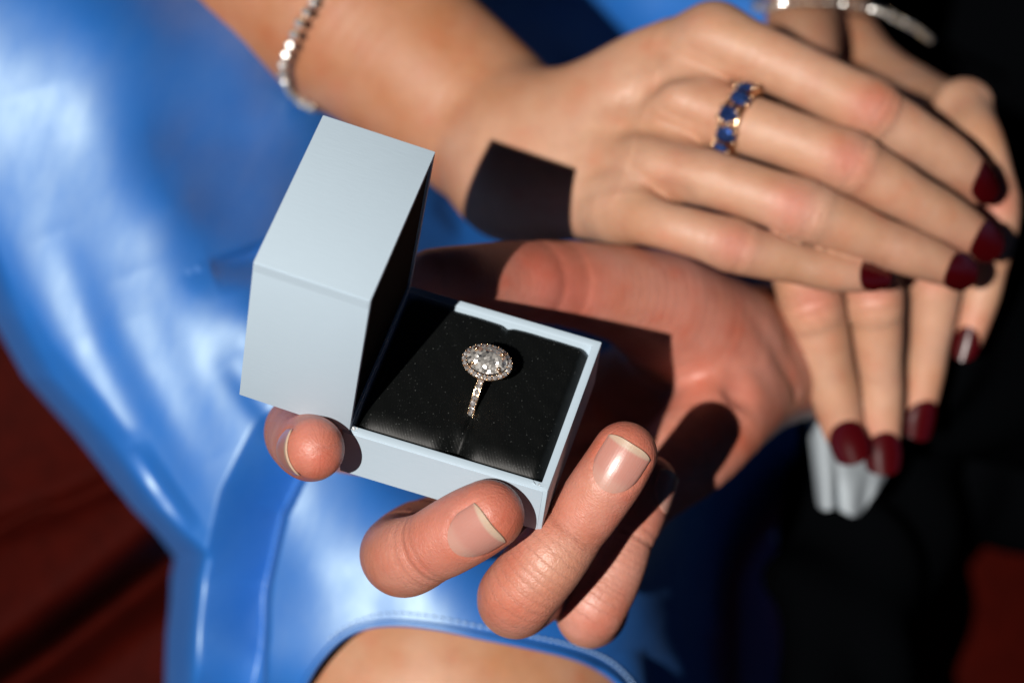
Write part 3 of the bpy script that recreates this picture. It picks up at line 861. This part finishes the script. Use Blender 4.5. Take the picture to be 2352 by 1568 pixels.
V, F = tube(at(C[:, 0], C[:, 1], seat(C[:, 0][None], C[:, 1][None])[0] - 1), 1.5)
child('seam_piping', mesh('seam_piping', V, F), sofa, LEATHER)
def seat2(X, Y): return 1060 - 0.04 * (Y - 1300) + 0.0006 * (X - 2150) ** 2 * 0.3 + 6 * np.sin(X / 120)
sheet('seat_cushion', seat2, 1750, 2800, 1100, 1950, 60, 60, sofa, LEATHER)

# the man's suit: sleeve and trouser leg
def limb(name, pts, parent, mat, k=40, n=60, wob=1.5, cap=True, open_end=False):
    P = np.array([[*at(p[0], p[1], p[2]), p[3] * p[2] / FPX] for p in pts]); C = catmull(P, n)
    T = np.gradient(C[:, :3], axis=0); T /= np.linalg.norm(T, axis=1)[:, None]
    N = np.cross(T, -FW); N /= np.linalg.norm(N, axis=1)[:, None]; B = np.cross(T, N)
    V = []; F = []
    ph = rng.uniform(0, 6, 6)
    for a_ in range(len(C)):
        for b_ in range(k):
            t_ = 2 * math.pi * b_ / k
            r = C[a_, 3] + wob * (math.sin(3 * t_ + a_ * .25 + ph[0]) + .6 * math.sin(a_ * .5 + ph[1] + 2 * t_))
            V.append(C[a_, :3] + r * (math.cos(t_) * N[a_] + math.sin(t_) * B[a_]))
    for a_ in range(len(C) - 1):
        for b_ in range(k):
            F.append((a_ * k + b_, a_ * k + (b_ + 1) % k, (a_ + 1) * k + (b_ + 1) % k, (a_ + 1) * k + b_))
    o = child(name, mesh(name, V, F), parent, mat)
    add_mod(o, 'SOLIDIFY', thickness=0.0012, offset=-1)
    return o
suit = limb('jacket_sleeve', [(2010, 800, 868, 215), (2150, 800, 885, 240), (2450, 790, 940, 300), (2750, 760, 1000, 330)], man, SUIT)
trou = limb('trouser_leg', [(2010, 980, 960, 215), (1970, 1250, 935, 190), (1925, 1500, 905, 145), (1925, 1900, 890, 140)], man, SUIT, wob=3)
torso = limb('jacket_front', [(2500, -700, 1250, 560), (2440, 0, 1200, 520), (2480, 600, 1140, 480), (2560, 900, 1100, 460)], man, SUIT, wob=5)
seat_c = limb('trouser_leg', [(1750, 1000, 1010, 200), (2150, 1030, 1000, 240), (2500, 940, 1000, 265)], man, SUIT, wob=3)
# shirt cuff: a folded flap of cotton hanging below the wrist
def cuff_fn():
    top = [(1835, 985), (1880, 960), (1960, 950), (2060, 985), (2075, 1000)]
    n = 60; V = []; m = 34
    u = np.linspace(0, 1, n)
    tx = np.interp(u, [0, 1], [1850, 2066]); ty = 900 + 60 * np.sin(u * 3.14)
    bx = np.interp(u, [0, .07, .2, .27, .34, .45, .6, .8, 1], [1880, 1886, 1912, 1925, 1938, 1962, 1992, 2030, 2060])
    by = np.interp(u, [0, .05, .13, .22, .27, .33, .42, .5, .6, .8, 1], [1145, 1162, 1172, 1166, 1163, 1174, 1186, 1180, 1158, 1095, 1000])
    for a_ in range(m):
        v = a_ / (m - 1)
        X = tx * (1 - v) + bx * v; Y = ty * (1 - v) + by * v
        Dp = 842 + 1.0 * np.cos(u * 7 + 0.3) * v + 30 * u ** 1.3 + 14 * np.clip(.15 - u, 0, 1) * 6
        Dp = Dp + 4 * np.exp(-((u - .27) / .07) ** 2) * v ** 2
        Dp = Dp + 1.2 * np.sin(u * 23 + v * 5) * np.sin(v * 4 + 1) * v
        V.append(at(X, Y, Dp))
    V = np.concatenate(V); F = []
    for a_ in range(m - 1):
        for b_ in range(n - 1): F.append((a_ * n + b_, (a_ + 1) * n + b_, (a_ + 1) * n + b_ + 1, a_ * n + b_ + 1))
    o = child('shirt_cuff', mesh('shirt_cuff', V, F), man, CUFF); add_mod(o, 'SOLIDIFY', thickness=0.0016, offset=0)
cuff_fn()


# ------------------------------------------------------------------ the ring box
LINING = simple('black_lining', (0.002, 0.002, 0.002), 0.9, 0, 0.05, 900, 0.2, 0.0003, 0.2)
BL, BW, BH, T = 50.0, 46.1, 16.6, 2.0
def cbox(name, lo, hi, parent, mat, bev=0.35, rot=None, seg=2):
    lo = np.array(lo, float); hi = np.array(hi, float)
    V = [[(lo, hi)[a][0], (lo, hi)[b][1], (lo, hi)[c][2]] for a in (0, 1) for b in (0, 1) for c in (0, 1)]
    V = np.array(V, float)
    if rot is not None: V = rot(V)
    F = [(0, 1, 3, 2), (4, 6, 7, 5), (0, 4, 5, 1), (2, 3, 7, 6), (0, 2, 6, 4), (1, 5, 7, 3)]
    o = child(name, mesh(name, V, F, False), parent, mat)
    if bev: add_mod(o, 'BEVEL', width=bev * S, segments=seg)
    for p in o.data.polygons: p.use_smooth = True
    o.data.set_sharp_from_angle(angle=math.radians(30))
    return o
box = thing('ring_box', (25, 23, -BH), 'open pale blue square ring box with a black satin cushion in the man\'s hand', 'ring box')
# base: an open tray as one shell
def tray(name, L, W, H, t, parent, mat, rot=None, bev=0.3):
    bm = bmesh.new()
    def loop(ins, z): return [bm.verts.new(p) for p in ((ins, ins, z), (L - ins, ins, z), (L - ins, W - ins, z), (ins, W - ins, z))]
    ob, ot, it, ib = loop(0, -H), loop(0, 0), loop(t, 0), loop(t, -H + t)
    for A, B in ((ob, ot), (ot, it), (it, ib)):
        for q in range(4): bm.faces.new((A[q], A[(q + 1) % 4], B[(q + 1) % 4], B[q]))
    bm.faces.new(ob[::-1]); bm.faces.new(ib)
    bmesh.ops.bevel(bm, geom=[e for e in bm.edges], offset=bev, segments=2, profile=0.6, affect='EDGES')
    V = np.array([v.co[:] for v in bm.verts]); bm.verts.index_update(); F = [[v.index for v in f.verts] for f in bm.faces]; bm.free()
    if rot is not None: V = rot(V)
    me = mesh(name, V, F, True); me.set_sharp_from_angle(angle=math.radians(32))
    return child(name, me, parent, mat)
base = tray('base', BL, BW, BH, T, box, PAPER)
TH = 0.058
def lidrot(V):
    # lid frame: a = thickness to the left, y, b = up
    a, y, b = V[:, 2] * -1, V[:, 1], V[:, 0]
    c, s = math.cos(TH), math.sin(TH)
    return np.stack([1.75 - a * c + b * s, y, a * s + b * c], 1)
def lidmap(V):      # tray coordinates (x along lid length, z=0 open rim, -H outer top)
    return lidrot(V)
lid = tray('lid', 50.6, BW, 27.2, 1.6, box, PAPER, rot=lidmap)
lin = cbox('lid_lining', (1.75, 1.75, -24.5), (48.8, BW - 1.75, -0.5), lid, LINING, 0.5, rot=lidmap)  # lining pad enlarged over the inner walls to keep the shaded inside black
# frayed corner of the paper by the hinge and at the front corner
for (x, y, z, n_) in ((3.4, 0.9, 0.1, 9), (47.9, 1.2, 0.1, 6)):
    V = []; F = []
    for q in range(n_):
        c0 = np.array([x, y, z]) + rng.normal(0, 0.35, 3) * (1.6, 1, .3); d0 = rng.normal(0, 0.5, 3); d0[2] = abs(d0[2]) * .6
        e0 = rng.normal(0, 0.22, 3); k_ = len(V)
        V += [c0 - e0, c0 + e0, c0 + d0 + e0 * .3, c0 + d0 - e0 * .2]; F += [(k_, k_ + 1, k_ + 2, k_ + 3)]
    child('paper_fray', mesh('paper_fray', V, F, False), base, FRAY)
cbox('paper_flap', (47.5, -0.13, -26.8), (50.35, 0.05, -0.35), lid, PAPER, 0.05, rot=lidmap)
cbox('paper_wrap', (0.35, -0.13, -BH + .3), (48.9, 0.05, -0.45), base, PAPER, 0.05)
# seam where the wrapping paper is folded over at the front right corner
# cushion
def cushion():
    nx, ny = 150, 140
    x = np.linspace(T + .15, BL - T - .15, nx); y = np.linspace(T + .1, BW - T - .1, ny)
    X, Y = np.meshgrid(x, y)
    ex = np.minimum(X - x[0], x[-1] - X); ey = np.minimum(Y - y[0], y[-1] - Y)
    def roll(e, r): q = np.clip(1 - e / r, 0, 1); return np.sqrt(np.clip(1 - q * q, 0, 1))
    eb = y[-1] - Y; ef = Y - y[0]
    Z = -5.2 + 4.7 * roll(ex, 3.0) * roll(ef, 6.5) * roll(eb, 2.2)
    Z += 0.5 * np.sin(np.pi * (X - x[0]) / (x[-1] - x[0])) ** .5
    sx = 26.9 + 0.25 * np.sin(Y / 7)
    Z -= 0.5 * np.exp(-((X - sx) / 0.8) ** 2) + 0.3 * np.exp(-((X - sx) / 3.2) ** 2)
    Z -= 2.6 * np.exp(-((X - 26.2) / 2.6) ** 2 - ((Y - 5.2) / 3.6) ** 2)
    Z -= 0.5 * np.exp(-((X - 27.0) / 1.2) ** 2 - ((Y - 44) / 2.5) ** 2)
    Z -= 1.0 * np.exp(-((X - 27) / 2.2) ** 2 - ((Y - 14) / 3.5) ** 2)
    # radiating pull creases at the corners and along the front roll
    for cx, cyy, sg in ((x[0], y[0], 1), (x[-1], y[0], -1), (x[-1], y[-1], 1), (x[0], y[-1], -1)):
        u = (X - cx) * sg + (Y - cyy); r = np.hypot(X - cx, Y - cyy)
        Z -= 0.45 * np.exp(-(u / 1.1) ** 2) * np.exp(-r / 7)
    ph = np.cumsum(rng.normal(0, .12, nx))
    Z += 0.10 * np.sin(X * .8 + 2 * np.sin(X * .23)) * np.exp(-((Y - 5) / 3.0) ** 2)
    Z += 0.05 * np.sin(X * .9 + Y * .35 + 1) * np.sin(Y * .5)
    Z += 0.03 * np.sin(Y * 1.3 + X * .2) * np.exp(-((X - 45) / 4) ** 2)
    V = np.stack([X, Y, Z], -1).reshape(-1, 3)
    i, j = np.meshgrid(np.arange(ny - 1), np.arange(nx - 1), indexing='ij'); a = (i * nx + j).ravel()
    F = np.stack([a, a + 1, a + nx + 1, a + nx], 1)
    o = child('cushion', mesh('cushion', V, F), box, SATIN_BLACK)
    return o
cushion()

# ------------------------------------------------------------------ diamond ring standing in the cushion slot
def gem_mesh(name, rx, ry, crown, pav, n=16, table=0.56, girdle=0.04, star=0.8):
    """brilliant cut: table, star and kite facets, girdle, pavilion facets to a short keel"""
    V = []; F = []
    s_ = (rx + ry) / 2
    def ring(k, f, z, off=0): 
        st = len(V)
        for q in range(k):
            t_ = 2 * math.pi * (q + off) / k; V.append((rx * f * math.cos(t_), ry * f * math.sin(t_), z))
        return list(range(st, st + k))
    h = n // 2
    t0 = ring(h, table, crown, 0.5); c1 = ring(h, star, crown * .52, 0.0)
    g0 = ring(n, 1.0, girdle * s_, 0.0); g1 = ring(n, 1.0, -girdle * s_, 0.0)
    F.append(tuple(t0))
    for q in range(h):
        a, b = t0[q - 1], t0[q]; c = c1[q]; c2 = c1[(q + 1) % h]
        F.append((a, c, b))                       # star facet
        F.append((c, g0[2 * q], g0[(2 * q + 1) % n])); F.append((c, g0[2 * q - 1], g0[2 * q]))
        F.append((b, c, g0[(2 * q + 1) % n])); F.append((b, g0[(2 * q + 1) % n], c2))
    for q in range(n): F.append((g0[q], g1[q], g1[(q + 1) % n], g0[(q + 1) % n]))
    m1 = ring(h, 0.42, -pav * .62, 0.0)
    kx = max(0.0, rx - ry) * .45; st = len(V); V += [(kx, 0, -pav), (-kx, 0, -pav)] if kx > .05 else [(0, 0, -pav)]
    for q in range(h):
        c = m1[q]; c2 = m1[(q + 1) % h]
        F.append((g1[2 * q], c, g1[(2 * q + 1) % n])); F.append((g1[2 * q - 1], c, g1[2 * q])); F.append((c, c2, g1[(2 * q + 1) % n]))
        if kx > .05:
            k1 = st if V[c][0] >= -1e-6 and V[c2][0] >= -1e-6 else st + 1
            F.append((c, k1, c2))
        else: F.append((c, st, c2))
    if kx > .05:
        top = [m1[q] for q in range(h)]
        # close the keel gap with two triangles
        for q in (h // 4, (3 * h) // 4):
            F.append((m1[q], st, st + 1))
    V = np.array(V, float)
    return V, [list(f) for f in F]
def flat_mesh(name, V, F, mats):
    me = mesh(name, V, F, False)
    bm = bmesh.new(); bm.from_mesh(me); bmesh.ops.remove_doubles(bm, verts=bm.verts, dist=1e-7); bmesh.ops.recalc_face_normals(bm, faces=bm.faces); bm.to_mesh(me); bm.free()
    me.materials.append(mats); return me
def frame_map(V, c, X, Y, Z): return np.asarray(c) + V[:, :1] * X + V[:, 1:2] * Y + V[:, 2:3] * Z
def sphere(r, k=8, m=6):
    V = [(0, 0, r)]; F = []
    for a in range(1, m):
        for b in range(k):
            t_, p_ = math.pi * a / m, 2 * math.pi * b / k; V.append((r * math.sin(t_) * math.cos(p_), r * math.sin(t_) * math.sin(p_), r * math.cos(t_)))
    V.append((0, 0, -r))
    for b in range(k): F.append((0, 1 + b, 1 + (b + 1) % k)); F.append((len(V) - 1, 1 + (m - 2) * k + (b + 1) % k, 1 + (m - 2) * k + b))
    for a in range(m - 2):
        for b in range(k): F.append((1 + a * k + b, 1 + (a + 1) * k + b, 1 + (a + 1) * k + (b + 1) % k, 1 + a * k + (b + 1) % k))
    return np.array(V), F
ring = thing('diamond_ring', (27, 25, -13), 'gold engagement ring with oval diamond and halo standing in the black satin cushion', 'ring')
RC = np.array([27.0, 25.2, -4.2]); RR = 9.6
tilt = math.radians(9); yaw = math.radians(4)
HZ = unit([0.03, -math.sin(tilt), math.cos(tilt)]); HX_ = unit(np.array([math.cos(yaw), math.sin(yaw), 0]) - HZ * (np.array([math.cos(yaw), math.sin(yaw), 0]) @ HZ)); HY_ = np.cross(HZ, HX_)
HC = np.array([26.9, 25.4, 7.1])
th = np.linspace(0, 2 * np.pi, 96, endpoint=False)
circ = np.stack([np.full(96, RC[0]) + 0.0 * th, RC[1] + RR * np.sin(th), RC[2] + RR * np.cos(th)], 1)
circ[:, 0] += 0.05 * (circ[:, 1] - RC[1])
# band with a rectangular section
Vb = []; Fb = []
for q in range(96):
    rad = unit(circ[q] - RC); ax_ = np.array([1.0, 0, 0])
    wv = 0.78 + 0.12 * math.cos(th[q])
    for (a, b) in ((-wv, -.6), (wv, -.6), (wv, .35), (wv * .8, .5), (-wv * .8, .5), (-wv, .35)): Vb.append(circ[q] + ax_ * a + rad * b)
for q in range(96):
    for s_ in range(6):
        a = q * 6 + s_; b = q * 6 + (s_ + 1) % 6; c = ((q + 1) % 96) * 6 + s_; d = ((q + 1) % 96) * 6 + (s_ + 1) % 6; Fb.append((a, b, d, c))
me = mesh('band', Vb, Fb, True); me.set_sharp_from_angle(angle=math.radians(35)); band = child('band', me, ring, GOLD)
SV, SF = gem_mesh('s', 0.62, 0.62, 0.24, 0.5, 12)
PV, PF = sphere(0.17, 8, 5)
bead_me = {}
def small_gem(name, c, n_, x_, parent, scale=1.0, mat=SMALL_DIAMOND):
    y_ = np.cross(n_, x_); return child(name, flat_mesh(name, frame_map(SV * scale, c, x_, y_, n_), SF, mat), parent)
def join_beads(name, pts, r, parent, mat, k=8, m=5):
    V0, F0 = sphere(r, k, m); V = []; F = []
    for p in pts:
        o_ = len(V); V += list(V0 + np.asarray(p)); F += [tuple(x + o_ for x in f) for f in F0]
    return child(name, mesh(name, V, F), parent, mat)
beads = []
for q in range(15):
    t_ = -(math.radians(24) + q * math.radians(8.0))
    for side in (1,):
        rad = np.array([0, math.sin(t_), math.cos(t_)]); tang = np.array([0, math.cos(t_), -math.sin(t_)])
        c = RC + rad * (RR + .56); c[0] += 0.05 * (c[1] - RC[1])
        jit = rng.normal(0, .10, 3); n_ = unit(rad + jit)
        if q < 12: small_gem('band_diamond', c, n_, unit(np.array([1, 0, 0]) - n_ * n_[0]), band, 1.18)
        t2 = t_ - math.radians(4.0); rad2 = np.array([0, math.sin(t2), math.cos(t2)])
        for sx_ in (-.66, .66):
            p = RC + rad2 * (RR + .66) + np.array([sx_, 0, 0]); p[0] += 0.05 * (p[1] - RC[1]); beads.append(p)
            rad3 = np.array([0, math.sin(t_), math.cos(t_)]); p = RC + rad3 * (RR + .55) + np.array([sx_ * 1.16, 0, 0]); p[0] += 0.05 * (p[1] - RC[1]); beads.append(p)
join_beads('claw_row', beads, 0.17, band, GOLD)
# halo
def ell(t_, a, b, z=0.0): return HC + HX_ * a * math.cos(t_) + HY_ * b * math.sin(t_) + HZ * z
V, F = tube(np.array([ell(t_, 5.4, 4.1, -0.55) for t_ in np.linspace(0, 2 * math.pi, 72, endpoint=False)]), 0.62, 8, True)
halo = child('halo', mesh('halo', V, F), ring, GOLD)
V, F = tube(np.array([ell(t_, 3.6, 2.9, -2.2) for t_ in np.linspace(0, 2 * math.pi, 60, endpoint=False)]), 0.4, 8, True)
child('gallery_rail', mesh('gallery_rail', V, F), halo, GOLD)
NH = 24; tt = []; 
dense = np.linspace(0, 2 * np.pi, 2001); pp = np.array([[5.4 * math.cos(a), 4.1 * math.sin(a)] for a in dense]); cl = np.concatenate([[0], np.cumsum(np.linalg.norm(np.diff(pp, axis=0), axis=1))])
hb = []
for q in range(NH):
    t_ = np.interp((q + .3) / NH * cl[-1], cl, dense); t2 = np.interp((q + .8) / NH * cl[-1], cl, dense)
    out = unit(HX_ * math.cos(t_) / 5.4 + HY_ * math.sin(t_) / 4.1)
    n_ = unit(HZ + out * .25 + rng.normal(0, .10, 3))
    small_gem('halo_diamond', ell(t_, 5.42, 4.12, 0.02), n_, unit(HX_ - n_ * (HX_ @ n_)), halo, 1.0)
    hb.append(ell(t2, 6.0, 4.7, -.02)); hb.append(ell(t2, 4.95, 3.65, .12))
join_beads('halo_claws', hb, 0.19, halo, GOLD)
GV, GF = gem_mesh('g', 4.8, 3.5, 1.25, 2.6, 24, table=0.55, star=0.80)
child('centre_diamond', flat_mesh('centre_diamond', frame_map(GV, HC + HZ * 0.75, HX_, HY_, HZ), GF, DIAMOND), ring)
for sx_, sy_ in ((-1, -1), (1, -1), (1, 1), (-1, 1)):
    t_ = math.atan2(sy_ * .62, sx_ * .8)
    pts_ = [ell(t_, 3.6, 2.9, -2.2), ell(t_, 4.6, 3.7, -.4), ell(t_, 4.62, 3.75, 1.0), ell(t_, 4.0, 3.2, 1.55)]
    V, F = tube(pts_, [0.38, 0.36, 0.38, 0.34], 8)
    pr = child('prong', mesh('prong', V, F), ring, GOLD)
    sv, sf = sphere(0.5, 12, 8); child('prong_tip', mesh('prong_tip', sv + pts_[-1], sf), pr, GOLD)

# ------------------------------------------------------------------ sapphire ring on the woman's finger
sring = thing('sapphire_ring', at(1705, 275, 750), 'gold ring with a row of blue sapphires on the finger of the woman', 'ring')
i0 = int(np.argmin(np.linalg.norm(FB.P - at(1712, 285, 762), axis=1)))
ax_ = unit(FB.P[i0 - 1] - FB.P[i0 + 1]); cen = FB.P[i0]; up_ = unit(-FW - ax_ * (-FW @ ax_)); sd_ = np.cross(ax_, up_)
ax_ = unit(ax_ + 0.0 * sd_)
def around(p, w, l, prof=1.0):
    lo = cen + up_ * (w * math.cos(p)) * 0.97 + sd_ * (w * math.sin(p)) + ax_ * l
    return lo
rf = FB.R[i0] + 0.45
V, F = tube(np.array([around(p, rf + .35, 0.0) for p in np.linspace(0, 2 * math.pi, 72, endpoint=False)]), 1.0, 8, True)
sb = child('band', mesh('band', V, F), sring, GOLD)
sgv, sgf = gem_mesh('s', 2.9, 2.25, 1.0, 1.2, 16)
clw = []
for q in range(5):
    p = math.radians(-62 + 31 * q); row = (-1, 1)[q % 2]
    c = around(p, rf + 1.5, 0.5 * row); n_ = unit(unit(c - cen - ax_ * ((c - cen) @ ax_)) + ax_ * .15 * row); x_ = unit(ax_ - n_ * (ax_ @ n_)); y_ = np.cross(n_, x_)
    child('sapphire', flat_mesh('sapphire', frame_map(sgv, c, x_, y_, n_), sgf, SAPPHIRE), sb)
    for s1 in (-1, 1):
        for s2 in (-.75, .75): clw.append(c + x_ * s1 * 2.5 + y_ * s2 * 1.9 + n_ * .45)
for l_ in (-2.3, 2.3):
    V, F = tube(np.array([around(p, rf + .7, l_ * max(0.12, math.cos(p / 2.2)) ) for p in np.linspace(-1.9, 1.9, 40)]), 0.7, 8)
    child('shoulder', mesh('shoulder', V, F), sb, GOLD)
join_beads('claw', clw, 0.65, sb, GOLD, 10, 7)

# ------------------------------------------------------------------ tennis bracelets
HALF = unit(-FW - LIGHT)
def bracelet(name, label, loop, gemr, jit):
    b = thing(name, loop[0], label, 'bracelet', None)
    P = catmull(np.vstack([loop, loop[:1]]), len(loop) * 40)
    L = np.concatenate([[0], np.cumsum(np.linalg.norm(np.diff(P, axis=0), axis=1))])
    n = int(L[-1] / (gemr * 2.6)); ctr = P.mean(0)
    V0, F0 = gem_mesh('b', gemr, gemr, gemr * .45, gemr * .8, 12)
    gemme = None
    V, F = tube(P[:-1:3], gemr * .22, 6, True)
    chain = child('chain', mesh('chain', V, F), b, STEEL)
    cb = []
    for q in range(n):
        l = (q + .5) / n * L[-1]
        p = np.array([np.interp(l, L, P[:, c]) for c in range(3)]); t_ = unit(np.array([np.interp(l + .5, L, P[:, c]) for c in range(3)]) - p)
        o_ = p - ctr; o_ = unit(o_ - t_ * (o_ @ t_)); n_ = unit(o_ * .12 + HALF + rng.normal(0, jit, 3))
        x_ = unit(t_ - n_ * (t_ @ n_)); y_ = np.cross(n_, x_)
        child('diamond', flat_mesh('diamond', frame_map(V0, p + n_ * gemr * .45, x_, y_, n_), F0, BRACELET_DIAMOND), chain)
        for s1 in (-1, 1): cb.append(p + n_ * gemr * .6 + y_ * s1 * gemr * .9)
    join_beads('claw', cb, gemr * .22, chain, STEEL)
    return b
ARM = armA[0]
loopA = [at(752, -40, 804), at(718, 12, 798), at(692, 48, 797), at(672, 92, 799), at(652, 148, 805), at(656, 188, 811), at(680, 225, 823), (at(715, 245, 818)), at(760, 245, 841), at(830, 180, 871), at(900, 60, 886), at(940, -60, 866), at(900, -130, 826), at(820, -110, 813)]
bracelet('bracelet', 'diamond bracelet hanging loose on the forearm at the left, above the ring box', np.array(loopA), 1.4, 0.08)
loopB = [at(1735, 22, 880), at(1800, 10, 862), at(1870, 6, 858), at(1960, 12, 860), at(2040, 34, 866), at(2100, 62, 876), at(2136, 92, 890), at(2128, 84, 908), at(2060, 44, 945), at(1950, -10, 975), at(1830, -30, 965), at(1750, -10, 920)]
bracelet('bracelet', 'diamond bracelet around the wrist at the top right edge, above the dark red nails', np.array(loopB), 0.95, 0.22)
